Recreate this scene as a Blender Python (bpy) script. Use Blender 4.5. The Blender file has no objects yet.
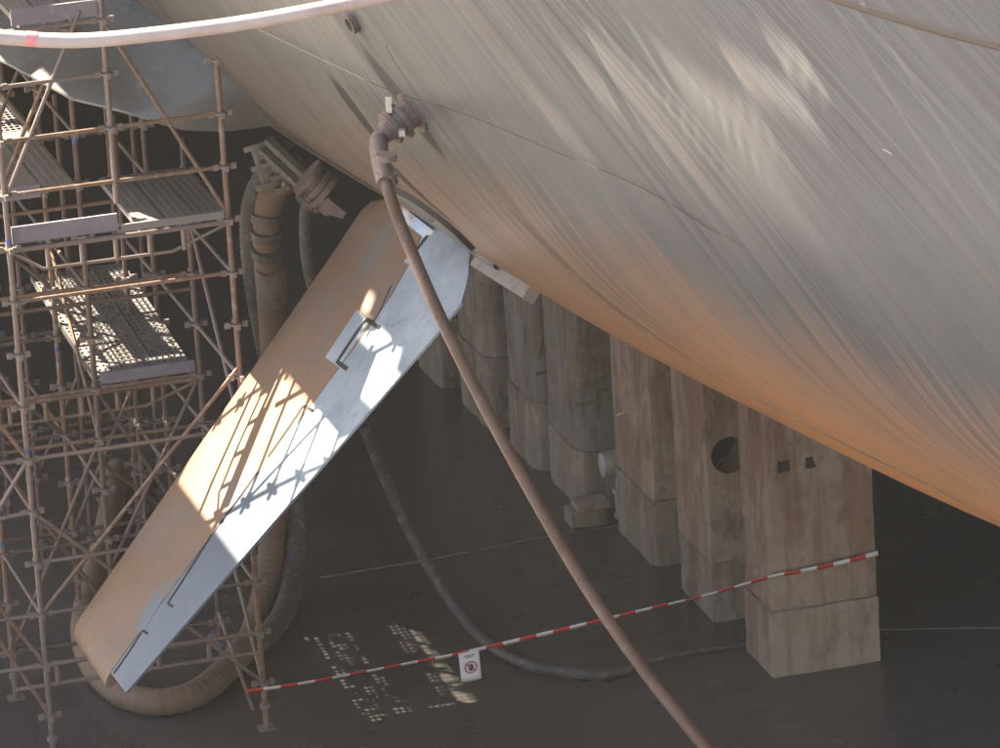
import bpy, bmesh, math, random
import numpy as np
from mathutils import Vector, Matrix, Quaternion
random.seed(7); rng = np.random.default_rng(7)
sc = bpy.context.scene
# ------------------------------------------------------------------ camera
cam_d = bpy.data.cameras.new("camera"); cam = bpy.data.objects.new("camera", cam_d)
sc.collection.objects.link(cam); sc.camera = cam
cam_d.sensor_width = 36.0; cam_d.lens = 36.0 * 5.720; cam_d.clip_start = 0.5; cam_d.clip_end = 600
PITCH, ROLL = math.radians(18), 0.06
_f = Vector((0, math.cos(PITCH), -math.sin(PITCH))); _r = Vector((1, 0, 0)); _u = Vector((0, math.sin(PITCH), math.cos(PITCH)))
cam.matrix_world = Matrix.Translation((0, -52.3, 19.92)) @ Matrix((_r, _u, -_f)).transposed().to_4x4() @ Matrix.Rotation(-ROLL, 4, 'Z')
# ------------------------------------------------------------------ light: sun and sky
SUN = Vector((-0.8, 0.6, 1.0)).normalized()
world = bpy.data.worlds.new("World"); sc.world = world; world.use_nodes = True
wn = world.node_tree; wn.nodes.clear()
sky = wn.nodes.new("ShaderNodeTexSky"); sky.sky_type = 'NISHITA'; sky.sun_disc = False
sky.sun_elevation = math.radians(45); sky.sun_rotation = math.radians(306.87); sky.air_density = 1.2; sky.dust_density = 2.0
bg = wn.nodes.new("ShaderNodeBackground"); bg.inputs[1].default_value = 0.082
wo = wn.nodes.new("ShaderNodeOutputWorld"); wn.links.new(sky.outputs[0], bg.inputs[0]); wn.links.new(bg.outputs[0], wo.inputs[0])
sd = bpy.data.lights.new("sun", 'SUN'); sd.energy = 5.0; sd.angle = math.radians(0.45); sd.color = (1, 0.87, 0.67)
sun = bpy.data.objects.new("sun", sd); sc.collection.objects.link(sun); sun.rotation_euler = SUN.to_track_quat('Z', 'Y').to_euler()
sun.location = SUN * 60
vs = sc.view_settings; vs.view_transform = 'Standard'; vs.look = 'None'; vs.gamma = 1; vs.exposure = 2.55
sc.cycles.max_bounces = 8; sc.cycles.diffuse_bounces = 4; sc.cycles.caustics_reflective = False; sc.cycles.caustics_refractive = False

# ------------------------------------------------------------------ helpers
COL = sc.collection
def link(o, parent=None):
    COL.objects.link(o)
    if parent is not None: o.parent = parent
    return o
def tag(o, label=None, cat=None, group=None, kind=None):
    for k, v in (('label', label), ('category', cat), ('group', group), ('kind', kind)):
        if v: o[k] = v
    return o
def empty(name, loc=(0, 0, 0), rz=0.0):
    o = bpy.data.objects.new(name, None); o.location = loc; o.rotation_euler = (0, 0, rz); o.empty_display_size = .2
    return link(o)
def mesh_obj(name, verts, faces, m=None, parent=None, smooth=False, mats=None, fmat=None):
    me = bpy.data.meshes.new(name); me.from_pydata([tuple(map(float, v)) for v in verts], [], faces); me.update()
    for mm in (mats or ([m] if m else [])): me.materials.append(mm)
    if fmat is not None: me.polygons.foreach_set("material_index", fmat)
    if name not in ('hull_plating', 'far_side', 'dock_floor') and len(faces) > 1:
        bm = bmesh.new(); bm.from_mesh(me); bmesh.ops.recalc_face_normals(bm, faces=bm.faces[:]); bm.to_mesh(me); bm.free()
    if smooth: me.polygons.foreach_set("use_smooth", [True] * len(me.polygons))
    return link(bpy.data.objects.new(name, me), parent)
def share(src, name, parent, loc=(0, 0, 0), rot=None):
    o = bpy.data.objects.new(name, src.data); link(o, parent); o.location = loc
    if rot is not None: o.rotation_euler = rot
    return o
def smooth_by_angle(o, deg=35):
    me = o.data; bm = bmesh.new(); bm.from_mesh(me)
    for f in bm.faces: f.smooth = True
    for e in bm.edges:
        if len(e.link_faces) == 2 and e.calc_face_angle(0) > math.radians(deg): e.smooth = False
    bm.to_mesh(me); bm.free(); return o
class MB:
    """collects shapes for one mesh"""
    def __init__(s): s.v = []; s.f = []
    def add(s, v, f):
        n = len(s.v); s.v += [tuple(map(float, p)) for p in v]; s.f += [tuple(i + n for i in q) for q in f]; return s
    def box(s, c, d, rz=0.0, M=None):
        x, y, z = d[0] / 2, d[1] / 2, d[2] / 2; P = []
        for i in (-1, 1):
            for j in (-1, 1):
                for k in (-1, 1):
                    p = Vector((i * x, j * y, k * z))
                    if M is not None: p = M @ p
                    elif rz: p = Matrix.Rotation(rz, 3, 'Z') @ p
                    P.append(p + Vector(c))
        return s.add(P, [(0, 1, 3, 2), (4, 6, 7, 5), (0, 4, 5, 1), (2, 3, 7, 6), (0, 2, 6, 4), (1, 5, 7, 3)])
    def tube(s, pts, r, n=10, cap=True):
        pts = [Vector(p) for p in pts]; rr = r if hasattr(r, '__len__') else [r] * len(pts)
        T = [(pts[min(i + 1, len(pts) - 1)] - pts[max(i - 1, 0)]).normalized() for i in range(len(pts))]
        a = Vector((0, 0, 1)) if abs(T[0].z) < .9 else Vector((1, 0, 0)); N = (a - T[0] * a.dot(T[0])).normalized()
        V = []; F = []
        for i, p in enumerate(pts):
            if i: N = (N - T[i] * N.dot(T[i])).normalized()
            B = T[i].cross(N)
            for k in range(n):
                an = 2 * math.pi * k / n; V.append(p + (N * math.cos(an) + B * math.sin(an)) * rr[i])
        for i in range(len(pts) - 1):
            for k in range(n):
                F.append((i * n + k, i * n + (k + 1) % n, (i + 1) * n + (k + 1) % n, (i + 1) * n + k))
        if cap:
            F.append(tuple(range(n - 1, -1, -1))); F.append(tuple((len(pts) - 1) * n + k for k in range(n)))
        return s.add(V, F)
    def lathe(s, p, axis, prof, n=20):
        """prof: (distance along axis, radius) pairs"""
        ax = Vector(axis).normalized(); p = Vector(p); a = Vector((0, 0, 1)) if abs(ax.z) < .9 else Vector((1, 0, 0))
        N = (a - ax * a.dot(ax)).normalized(); B = ax.cross(N); V = []; F = []
        for d, r in prof:
            for k in range(n):
                an = 2 * math.pi * k / n; V.append(p + ax * d + (N * math.cos(an) + B * math.sin(an)) * r)
        for i in range(len(prof) - 1):
            for k in range(n): F.append((i * n + k, i * n + (k + 1) % n, (i + 1) * n + (k + 1) % n, (i + 1) * n + k))
        F.append(tuple(range(n - 1, -1, -1))); F.append(tuple((len(prof) - 1) * n + k for k in range(n)))
        return s.add(V, F)
    def build(s, name, m, parent=None, smooth=True, deg=40):
        o = mesh_obj(name, s.v, s.f, m, parent)
        return smooth_by_angle(o, deg) if smooth else o
def spline(pts, n=10):
    P = [Vector(p) for p in pts]; P = [2 * P[0] - P[1]] + P + [2 * P[-1] - P[-2]]; out = []
    for i in range(1, len(P) - 2):
        a, b, c, d = P[i - 1], P[i], P[i + 1], P[i + 2]
        for k in range(n):
            t = k / n; out.append(.5 * (2 * b + (c - a) * t + (2 * a - 5 * b + 4 * c - d) * t * t + (3 * b - a - 3 * c + d) * t ** 3))
    out.append(P[-2]); return out
def even(pts, step):
    p = np.array([tuple(q) for q in pts]); s = np.concatenate([[0], np.cumsum(np.linalg.norm(np.diff(p, axis=0), axis=1))])
    q = np.linspace(0, s[-1], max(2, int(s[-1] / step)) + 1); return [Vector([np.interp(x, s, p[:, i]) for i in range(3)]) for x in q], q
def corrugated(pts, r, pitch=.05, amp=.06):
    e, s = even(spline(pts, 12), pitch / 4); return e, [r * (1 + amp * math.cos(2 * math.pi * d / pitch)) for d in s]

# ------------------------------------------------------------------ materials
class NT:
    def __init__(s, name):
        s.m = bpy.data.materials.new(name); s.m.use_nodes = True; s.t = s.m.node_tree
        s.b = s.t.nodes["Principled BSDF"]; s._tc = None
    def n(s, kind, **kw):
        o = s.t.nodes.new("ShaderNode" + kind)
        for k, v in kw.items():
            if k in o.inputs: o.inputs[k].default_value = v
            else: setattr(o, k, v)
        return o
    def l(s, a, b): s.t.links.new(a, b)
    def coord(s, which="Object", scale=(1, 1, 1), loc=(0, 0, 0), rnd=False):
        tc = s.n("TexCoord"); mp = s.n("Mapping"); mp.inputs["Scale"].default_value = scale; mp.inputs["Location"].default_value = loc
        s.l(tc.outputs[which], mp.inputs["Vector"])
        if rnd:
            oi = s.n("ObjectInfo"); va = s.n("VectorMath", operation='SCALE'); va.inputs[0].default_value = (37., 19., 53.); s.l(oi.outputs["Random"], va.inputs["Scale"]); s.l(va.outputs[0], mp.inputs["Location"])
        return mp.outputs[0]
    def uv(s, name, scale=(1, 1, 1)):
        u = s.n("UVMap"); u.uv_map = name; mp = s.n("Mapping"); mp.inputs["Scale"].default_value = scale; s.l(u.outputs[0], mp.inputs["Vector"]); return mp.outputs[0]
    def noise(s, vec, scale, detail=4, rough=.55, dist=0.):
        o = s.n("TexNoise"); o.inputs["Scale"].default_value = scale; o.inputs["Detail"].default_value = detail; o.inputs["Roughness"].default_value = rough; o.inputs["Distortion"].default_value = dist
        s.l(vec, o.inputs["Vector"]); return o.outputs[0]
    def ramp(s, val, stops):
        o = s.n("ValToRGB"); e = o.color_ramp.elements
        while len(e) < len(stops): e.new(.5)
        for i, (p, c) in enumerate(stops):
            e[i].position = p; e[i].color = (*c, 1) if hasattr(c, '__len__') else (c, c, c, 1)
        s.l(val, o.inputs[0]); return o.outputs[0]
    def mix(s, fac, a, b, blend='MIX'):
        o = s.n("Mix", data_type='RGBA', blend_type=blend)
        for x, sock in ((fac, o.inputs[0]), (a, o.inputs[6]), (b, o.inputs[7])):
            if hasattr(x, 'is_output') or isinstance(x, bpy.types.NodeSocket): s.l(x, sock)
            elif sock.type == 'RGBA': sock.default_value = (*x, 1) if hasattr(x, '__len__') else (x, x, x, 1)
            else: sock.default_value = x
        return o.outputs[2]
    def math(s, op, a, b=0., c=None):
        o = s.n("Math", operation=op)
        for x, i in ((a, 0), (b, 1), (c, 2)):
            if x is None: continue
            if isinstance(x, bpy.types.NodeSocket): s.l(x, o.inputs[i])
            else: o.inputs[i].default_value = x
        return o.outputs[0]
    def sep(s, v):
        o = s.n("SeparateXYZ"); s.l(v, o.inputs[0]); return o.outputs
    def color(s, c): s.l(c, s.b.inputs["Base Color"]) if isinstance(c, bpy.types.NodeSocket) else setattr(s.b.inputs["Base Color"], 'default_value', (*c, 1)); return s
    def rough(s, c): s.l(c, s.b.inputs["Roughness"]) if isinstance(c, bpy.types.NodeSocket) else setattr(s.b.inputs["Roughness"], 'default_value', c); return s
    def bump(s, h, strength=.3, dist=.02, prev=None):
        o = s.n("Bump"); o.inputs["Strength"].default_value = strength; o.inputs["Distance"].default_value = dist; s.l(h, o.inputs["Height"])
        if prev is not None: s.l(prev, o.inputs["Normal"])
        s.l(o.outputs[0], s.b.inputs["Normal"]); return o.outputs[0]
def simple(name, c1, c2, scale=4., rough=.6, metal=0., bump=.15, lo=.35, hi=.65, c3=None):
    N = NT(name); v = N.coord("Object", rnd=True); a = N.noise(v, scale, 6, .6); col = N.ramp(a, [(lo, c1), (hi, c2)])
    if c3 is not None:
        k = N.noise(v, scale * 2.7, 5, .7); col = N.mix(N.ramp(k, [(.52, 0), (.66, 1)]), col, c3)
    N.color(col); N.rough(N.ramp(a, [(.3, max(0, rough - .12)), (.7, min(1, rough + .12))])); N.b.inputs["Metallic"].default_value = metal
    if bump: N.bump(N.noise(v, scale * 9, 4, .6), bump, .01)
    return N.m

def m_floor():
    N = NT("wet_dock_floor"); v = N.coord("Object"); big = N.noise(v, .16, 5, .6); mid = N.noise(v, 1.1, 6, .65); fine = N.noise(v, 14, 4, .6)
    dark = N.mix(N.ramp(mid, [(.3, 0), (.75, 1)]), (.052, .05, .053), (.075, .071, .071)); dark = N.mix(N.ramp(big, [(.42, 0), (.6, 1)]), dark, (.095, .088, .084)); dark = N.mix(.12, dark, fine, 'MULTIPLY')
    dry = N.mix(N.ramp(mid, [(.3, 0), (.7, 1)]), (.27, .245, .21), (.35, .31, .265))
    xyz = N.sep(v); edge = N.math('ADD', N.math('MULTIPLY_ADD', xyz[1], .27, xyz[0]), N.math('MULTIPLY', N.math('SUBTRACT', big, .5), 6.)); wet = N.ramp(N.math('MULTIPLY_ADD', edge, .05, 1.), [(.42, 0), (.52, 1)])
    N.color(N.mix(wet, dry, dark)); N.rough(N.mix(wet, .85, N.ramp(big, [(.3, .22), (.7, .30)])))
    N.bump(big, .05, .03, N.bump(fine, .04, .002)); return N.m
def m_hull():
    N = NT("weathered_hull_paint"); w = N.uv("streak"); p = N.uv("plate"); t = N.sep(p)[1]; u = N.sep(p)[0]; ws = N.sep(w)[0]
    def streak(scale, along, detail=4):
        return N.noise(N.uv("streak", (scale, along, 1)), 1., detail, .6)
    s1 = streak(1.1, .10, 5); s2 = streak(8., .14, 5); s3 = streak(34., .25, 3); cloud = N.noise(p, .45, 5, .6, .4); c2 = N.noise(p, 1.3, 6, .65, .6)
    grey = N.mix(N.ramp(s1, [(.25, 0), (.75, 1)]), (.118, .120, .129), (.150, .150, .157))
    warm = N.mix(N.ramp(c2, [(.35, 0), (.7, 1)]), (.165, .155, .142), (.148, .150, .150))
    fwd_ = N.ramp(N.math('ADD', N.math('MULTIPLY_ADD', u, -.12, 6.4), N.math('MULTIPLY', N.math('SUBTRACT', cloud, .5), 1.6)), [(.1, 0), (.9, 1)]); col = N.mix(fwd_, grey, warm)
    # orange bounce light painted into the colour towards the turn of the bilge
    lim = N.math('ADD', t, N.math('ADD', N.math('MULTIPLY', N.math('SUBTRACT', cloud, .5), 1.6), N.math('MULTIPLY', N.math('SUBTRACT', s2, .5), 1.5)))
    along = N.ramp(N.math('MULTIPLY_ADD', u, .1, -4.1), [(0., .25), (.7, 1)])
    orange = N.mix(s2, (.58, .265, .10), (.48, .225, .10))
    orf = N.math('MULTIPLY', N.ramp(N.math('MULTIPLY_ADD', lim, .25, .25), [(.34, 1), (1., 0)]), along); col = N.mix(orf, col, orange); cl0 = N.math('MULTIPLY_ADD', orf, -.75, 1.)
    cl2 = N.math('MULTIPLY', cl0, N.ramp(N.noise(p, .4, 3, .5), [(.38, .15), (.60, 1)]))
    pink = N.ramp(streak(2.3, .3), [(.54, 0), (.70, .22)]); col = N.mix(pink, col, (.27, .165, .13))
    col = N.mix(N.math('MULTIPLY', cl2, N.ramp(s2, [(.46, 0), (.66, .5)])), col, (.07, .066, .072))
    col = N.mix(N.math('MULTIPLY', cl2, N.ramp(s3, [(.47, 0), (.62, .6)])), col, (.075, .07, .076)); col = N.mix(N.ramp(s3, [(.30, .25), (.46, 0)]), col, (.30, .29, .285))
    # dark stains and one broad darker area, each with a shape of its own: centre along, centre up, half width, half height
    edge = N.math('MULTIPLY', N.math('SUBTRACT', N.noise(N.uv("streak", (5, .9, 1)), 1., 5, .65), .5), .9)
    for (cu, ct, hw, hh, k, cc) in STAINS_AND_TONES:
        a = N.math('DIVIDE', N.math('SUBTRACT', ws, cu), hw); b = N.math('DIVIDE', N.math('SUBTRACT', t, ct), hh)
        d = N.math('SUBTRACT', 1., N.math('SQRT', N.math('ADD', N.math('MULTIPLY', a, a), N.math('MULTIPLY', b, b))))
        col = N.mix(N.math('MULTIPLY', N.ramp(N.math('ADD', d, edge), [(.0, 0), (.25, 1)]), k), col, cc)
    for (wc, wd, k, cc) in BANDS:
        dd = N.math('ABSOLUTE', N.math('SUBTRACT', N.math('ADD', ws, N.math('MULTIPLY', N.math('SUBTRACT', s2, .5), .25)), wc)); col = N.mix(N.math('MULTIPLY', N.ramp(N.math('DIVIDE', dd, wd), [(.25, k), (1., 0)]), N.ramp(N.math('MULTIPLY_ADD', cloud, 1., 0.), [(.3, .3), (.5, 1)])), col, cc)
    N.color(col); N.rough(N.ramp(N.math('ADD', N.math('MULTIPLY', s2, .7), N.math('MULTIPLY', cloud, .3)), [(.3, .36), (.7, .55)])); N.b.inputs["Specular IOR Level"].default_value = .2
    dent = N.noise(N.uv("plate", (1, .8, 1)), 1.05, 2, .5)
    b1 = N.bump(dent, .16, .08); N.bump(s2, .03, .008, b1); return N.m
def m_fin():
    N = NT("tan_fin_primer"); v = N.coord("Object"); a = N.noise(v, 1.1, 6, .65); b = N.noise(v, 4.5, 6, .7); s = N.noise(N.coord("Object", (2, 9, 2)), 1.3, 5, .6)
    col = N.mix(N.ramp(a, [(.38, 0), (.62, 1)]), (.25, .135, .07), (.20, .13, .09)); col = N.mix(N.ramp(b, [(.5, 0), (.68, .7)]), col, (.30, .165, .07)); col = N.mix(N.ramp(s, [(.55, 0), (.75, .5)]), col, (.22, .20, .19))
    g = N.noise(N.coord('Object', loc=(3, 1, 7)), .9, 6, .7, .5); col = N.mix(N.ramp(g, [(.52, 0), (.66, .75)]), col, (.17, .165, .16)); col = N.mix(N.ramp(N.noise(v, 14, 5, .7), [(.56, 0), (.68, .5)]), col, (.14, .085, .05))
    N.color(col); N.rough(.55); N.bump(N.noise(v, 30, 4, .6), .2, .004, N.bump(a, .25, .03)); return N.m
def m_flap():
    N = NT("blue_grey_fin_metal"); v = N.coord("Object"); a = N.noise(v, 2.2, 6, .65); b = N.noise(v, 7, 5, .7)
    pale_tone = N.mix(N.ramp(a, [(.35, 0), (.65, 1)]), (.27, .325, .385), (.42, .475, .53)); pale_tone = N.mix(N.ramp(b, [(.56, 0), (.68, .7)]), pale_tone, (.22, .25, .28))
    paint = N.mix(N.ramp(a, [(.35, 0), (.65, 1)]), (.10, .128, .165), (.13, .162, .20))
    e = N.math('ADD', N.sep(v)[0], N.math('MULTIPLY', N.math('SUBTRACT', b, .5), .5)); k = N.ramp(N.math('MULTIPLY_ADD', e, .5, -.75), [(.4, 0), (.6, 1)])  # paler mottled tone towards the root, darker blue grey towards the tip
    N.color(N.mix(k, pale_tone, paint)); N.rough(.48); N.b.inputs["Metallic"].default_value = .1; N.bump(N.noise(v, 24, 4, .6), .12, .004, N.bump(a, .15, .03)); return N.m
def m_concrete(name, c1, c2, stain, stain_amt=.6):
    N = NT(name); v = N.coord("Object", rnd=True); a = N.noise(v, 1.6, 6, .65); st = N.noise(N.coord("Object", (6, 6, .55), rnd=True), 1., 5, .65); st2 = N.noise(N.coord("Object", (16, 16, .9), rnd=True), 1., 4, .6)
    bl = N.noise(N.coord("Object", (1, 1, .45), rnd=True), 3.2, 6, .7, .25); hue = N.noise(N.coord("Object", (1.3, 1.3, .5), (3, 5, 1), rnd=False), 1.1, 5, .65, .6); fl = N.noise(v, 9, 5, .75, .4)
    col = N.mix(N.ramp(a, [(.38, 0), (.62, 1)]), c1, c2); col = N.mix(N.ramp(hue, [(.48, 0), (.58, stain_amt)]), col, stain); col = N.mix(N.ramp(hue, [(.36, .55), (.46, 0)]), col, (c2[0] * .95, c2[1] * 1.06, c2[2] * 1.08)); col = N.mix(N.ramp(st, [(.50, 0), (.62, stain_amt * .7)]), col, tuple(x * .75 for x in stain))
    col = N.mix(N.ramp(bl, [(.54, 0), (.64, .6)]), col, tuple(x * .42 for x in c1)); col = N.mix(N.ramp(bl, [(.30, .65), (.40, 0)]), col, tuple(min(.62, x * 1.5) for x in c2))
    col = N.mix(N.ramp(st2, [(.60, 0), (.72, .3)]), col, tuple(x * .5 for x in c1)); col = N.mix(N.ramp(fl, [(.60, 0), (.68, .6)]), col, tuple(x * .4 for x in c1)); col = N.mix(N.ramp(fl, [(.30, .5), (.36, 0)]), col, tuple(min(.6, x * 1.4) for x in c2))
    N.color(col); N.rough(.85); N.bump(N.noise(v, 22, 5, .65), .45, .012, N.bump(bl, .35, .03)); return N.m
M = dict(
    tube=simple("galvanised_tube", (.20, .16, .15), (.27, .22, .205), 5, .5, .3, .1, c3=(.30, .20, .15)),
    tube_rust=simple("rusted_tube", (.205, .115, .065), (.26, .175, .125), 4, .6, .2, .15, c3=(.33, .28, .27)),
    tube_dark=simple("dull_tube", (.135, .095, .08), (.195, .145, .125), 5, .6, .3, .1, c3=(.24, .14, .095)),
    coupler=simple("coupler_steel", (.22, .185, .175), (.30, .255, .24), 9, .5, .4, .1),
    blue=simple("blue_paint", (.09, .11, .28), (.13, .16, .34), 9, .5, 0, .05),
    plank=simple("deck_steel", (.19, .185, .19), (.29, .27, .265), 3, .6, .3, .1, c3=(.27, .22, .19)),
    board=simple("violet_grey_board", (.20, .185, .245), (.28, .255, .29), 3, .7, 0, .1, c3=(.30, .27, .27)),
    keel=simple("blue_grey_plate", (.165, .165, .165), (.215, .212, .21), 2, .4, .1, .1, c3=(.22, .24, .25)),
    fin=m_fin(),
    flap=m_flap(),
    gap=simple("dark_gap", (.02, .02, .022), (.035, .03, .03), 5, .8, 0, 0),
    hose=simple("brown_hose", (.095, .052, .034), (.14, .082, .056), 5, .5, 0, .15, c3=(.13, .105, .095)),
    hose_rust=simple("rust_coated_hose", (.17, .11, .072), (.225, .15, .10), 3, .75, 0, .3, c3=(.20, .15, .125)),
    hose_grey=simple("grey_ribbed_hose", (.062, .06, .06), (.10, .095, .092), 3, .6, 0, .2, c3=(.20, .16, .14)),
    hose_pale=simple("pale_pink_hose", (.46, .36, .335), (.56, .47, .44), 3, .5, 0, .1, c3=(.60, .46, .43)),
    hose_red=simple("pink_red_band", (.75, .25, .23), (.82, .36, .33), 6, .5, 0, .05),
    cast=simple("pinkish_cast_metal", (.165, .115, .10), (.235, .17, .15), 9, .55, .2, .3, c3=(.24, .22, .21)),
    valve=simple("grimy_valve_metal", (.085, .078, .07), (.14, .128, .115), 6, .5, .3, .25, c3=(.20, .145, .12)),
    steel=simple("bright_steel", (.52, .52, .53), (.66, .66, .67), 8, .35, .7, .1),
    red=simple("red_tape", (.62, .035, .03), (.68, .05, .045), 8, .45, 0, 0),
    white=simple("white_tape", (.78, .77, .76), (.82, .81, .80), 8, .45, 0, 0),
    paper=simple("white_paper", (.80, .79, .80), (.84, .83, .84), 6, .7, 0, .05),
    ink=simple("dark_ink", (.05, .04, .06), (.08, .06, .08), 6, .6, 0, 0),
    sign_red=simple("sign_red", (.40, .05, .10), (.46, .08, .12), 6, .6, 0, 0),
    graffiti=simple("yellow_green_paint", (.14, .165, .07), (.18, .20, .08), 12, .8, 0, 0),
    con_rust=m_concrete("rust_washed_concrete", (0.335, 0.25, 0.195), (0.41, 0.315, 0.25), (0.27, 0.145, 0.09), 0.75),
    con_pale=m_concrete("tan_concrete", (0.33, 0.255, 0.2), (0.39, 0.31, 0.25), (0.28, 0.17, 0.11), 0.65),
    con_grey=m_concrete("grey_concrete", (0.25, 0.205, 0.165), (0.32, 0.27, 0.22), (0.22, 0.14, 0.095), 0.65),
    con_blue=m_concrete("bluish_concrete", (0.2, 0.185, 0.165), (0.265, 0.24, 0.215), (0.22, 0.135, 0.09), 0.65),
    wall=m_concrete("dock_wall_concrete", (.34, .30, .26), (.42, .38, .33), (.25, .19, .15), .5),
    wall_damp=m_concrete("damp_dock_wall", (.26, .25, .235), (.33, .31, .28), (.16, .15, .135), .7),
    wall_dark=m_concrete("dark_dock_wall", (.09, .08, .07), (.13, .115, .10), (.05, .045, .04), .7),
    wire=simple("dull_wire", (.05, .043, .04), (.07, .06, .055), 6, .6, 0, 0),
    timber=simple("grey_timber", (.25, .21, .17), (.34, .29, .24), 3, .8, 0, .2),
    floor=m_floor(),
)
M['wire'].node_tree.nodes['Principled BSDF'].inputs['Specular IOR Level'].default_value = .05
# ------------------------------------------------------------------ the setting
fl = mesh_obj("dock_floor", [(-90, -90, 0), (90, -90, 0), (90, 90, 0), (-90, 90, 0)], [(0, 1, 2, 3)], M['floor']); tag(fl, kind='structure')
def box_obj(name, c, d, m, parent=None, rz=0.): return MB().box(c, d, rz).build(name, m, parent, smooth=False)
dw = box_obj("dock_wall", (0, -56.5, 9.1), (120, 10, 18.2), M['wall_damp']); tag(dw, "damp dark concrete dock wall facing the ship", "wall")

dw2 = box_obj("dock_wall", (-15.5, 47, 8), (7, 66, 16), M['wall_dark']); tag(dw2, "tall dark dock side wall added out of view to block sky light behind the scaffold", "wall")  # unseen wall added to keep sky light off the far left floor
dw4 = box_obj("dock_wall", (-34, -16, 4), (6, 60, 8), M['wall']); tag(dw4, "low concrete dock side wall outside the left edge", "wall")
dw3 = box_obj("dock_wall", (9, 52, 8), (41.5, 6, 16), M['wall_dark']); tag(dw3, "dark dock head wall added out of view to block sky light behind the ship", "wall")  # unseen wall added to block low sky light from behind
# ------------------------------------------------------------------ the ship
# hull surface: a section swept along a curved waterline (far end first)
HPATH=[(-11.58, 36.77), (-8.69, 25.19), (-6.37, 16.5), (-4.05, 8.11), (-2.03, 1.69), (-0.47, -2.14), (0.88, -5.4), (1.96, -7.63), (2.95, -9.54), (3.76, -10.94), (5.11, -13.31), (8.11, -18.24)]
def catmull(pts,n):
    pts=[np.array(p,float) for p in pts]
    P=[2*pts[0]-pts[1]]+pts+[2*pts[-1]-pts[-2]]
    out=[]
    for i in range(1,len(P)-2):
        a,b,c,d=P[i-1],P[i],P[i+1],P[i+2]
        for k in range(n):
            t=k/n
            out.append(.5*((2*b)+(c-a)*t+(2*a-5*b+4*c-d)*t*t+(3*b-a-3*c+d)*t**3))
    out.append(P[-2])
    return np.array(out)
def resample(p,step):
    s=np.concatenate([[0],np.cumsum(np.linalg.norm(np.diff(p,axis=0),axis=1))])
    n=max(2,int(s[-1]/step)); q=np.linspace(0,s[-1],n+1)
    return np.stack([np.interp(q,s,p[:,i]) for i in range(p.shape[1])],1),q
HP,HU=resample(catmull(HPATH,24),.25)
HT=np.gradient(HP,axis=0); HT/=np.linalg.norm(HT,axis=1)[:,None]
for _ in range(8):
    HT[1:-1]=(HT[:-2]+2*HT[1:-1]+HT[2:])/4
HT/=np.linalg.norm(HT,axis=1)[:,None]
HN=np.stack([HT[:,1],-HT[:,0]],1)
def section():
    """(t, outward, z, tilt) from the keel plane up; t=0 on the turn of the bilge"""
    up=[(0,0,5.04,math.radians(53))]
    dt=.05
    def rad(th):
        d=math.degrees(th)
        return 7. if d>40 else (6.5 if d>10 else 90.)
    t,o,z,th=up[0]
    while z<17.5:
        o+=math.sin(th)*dt; z+=math.cos(th)*dt; t+=dt
        if th>math.radians(2): th-=dt/rad(th)
        up.append((t,o,z,th))
    dn=[]; t,o,z,th=0,0,5.04,math.radians(53)
    while t>-14.:
        if th<math.radians(88): th+=dt/7.
        o-=math.sin(th)*dt; z-=math.cos(th)*dt; t-=dt
        dn.append((t,o,z,th))
    return np.array(dn[::-1]+up)
SEC=section()
def hull(u,t):
    x=np.interp(u,HU,HP[:,0]);y=np.interp(u,HU,HP[:,1]);nx=np.interp(u,HU,HN[:,0]);ny=np.interp(u,HU,HN[:,1])
    l=math.hypot(nx,ny); nx/=l;ny/=l
    o=np.interp(t,SEC[:,0],SEC[:,1]);z=np.interp(t,SEC[:,0],SEC[:,2])
    return np.array([x+nx*o,y+ny*o,z])
def hull_normal(u,t):
    nx=np.interp(u,HU,HN[:,0]);ny=np.interp(u,HU,HN[:,1]);l=math.hypot(nx,ny)
    th=np.interp(t,SEC[:,0],SEC[:,3])
    return np.array([nx/l*math.cos(th),ny/l*math.cos(th),-math.sin(th)])
def _shift_table():
    """streaks leave the girth lines by the shear that the wash-down left in the paint"""
    k=[]
    for t,o,z,th in SEC:
        k.append(max(0.,min(2.4,(.951*math.cos(th)-(.133+.9*1.62)*math.sin(th))/(.43*1.62-.278))) if t>1.4 else 0.)
    k=np.array(k); a=np.concatenate([[0],np.cumsum((k[1:]+k[:-1])/2*np.diff(SEC[:,0]))])
    return a
SHT=_shift_table()
def streak_shift(t,u=0.):
    return min(8.,.9*math.exp(-1.83*(t-1.23)))-float(np.interp(t,SEC[:,0],SHT))

RIDGES = [(50.012, 4.068, 0.05, 0.284, 0.014), (51.118, 4.408, 0.055, 0.323, 0.016), (52.525, 4.755, 0.05, 0.211, 0.012), (54.081, 5.157, 0.045, 0.152, 0.013), (48.637, 3.563, 0.05, 0.276, 0.01), (51.744, 4.52, 0.06, 0.283, 0.006), (53.401, 5.091, 0.06, 0.215, 0.006), (50.87, 4.153, 0.08, 0.098, 0.01), (50.118, 4.011, 0.05, 0.241, 0.01), (51.886, 4.507, 0.04, 0.194, 0.012), (49.992, 3.603, 1.0, 0.6, 0.03), (53.402, 4.776, 0.5, 0.45, 0.02)]
STAINS_AND_TONES = [(43.35, 2.83, 0.17, 0.42, 1.0, (0.035, 0.034, 0.033)), (45.05, 3.31, 0.2, 0.55, 0.95, (0.042, 0.04, 0.043)), (42.97, 1.87, 0.2, 0.43, 0.9, (0.04, 0.04, 0.04)), (36.75, 1.4, 1.6, 1.16, 0.5, (0.075, 0.07, 0.06)), (36.84, 0.62, 0.8, 0.3, 0.9, (0.035, 0.037, 0.04))]
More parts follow.
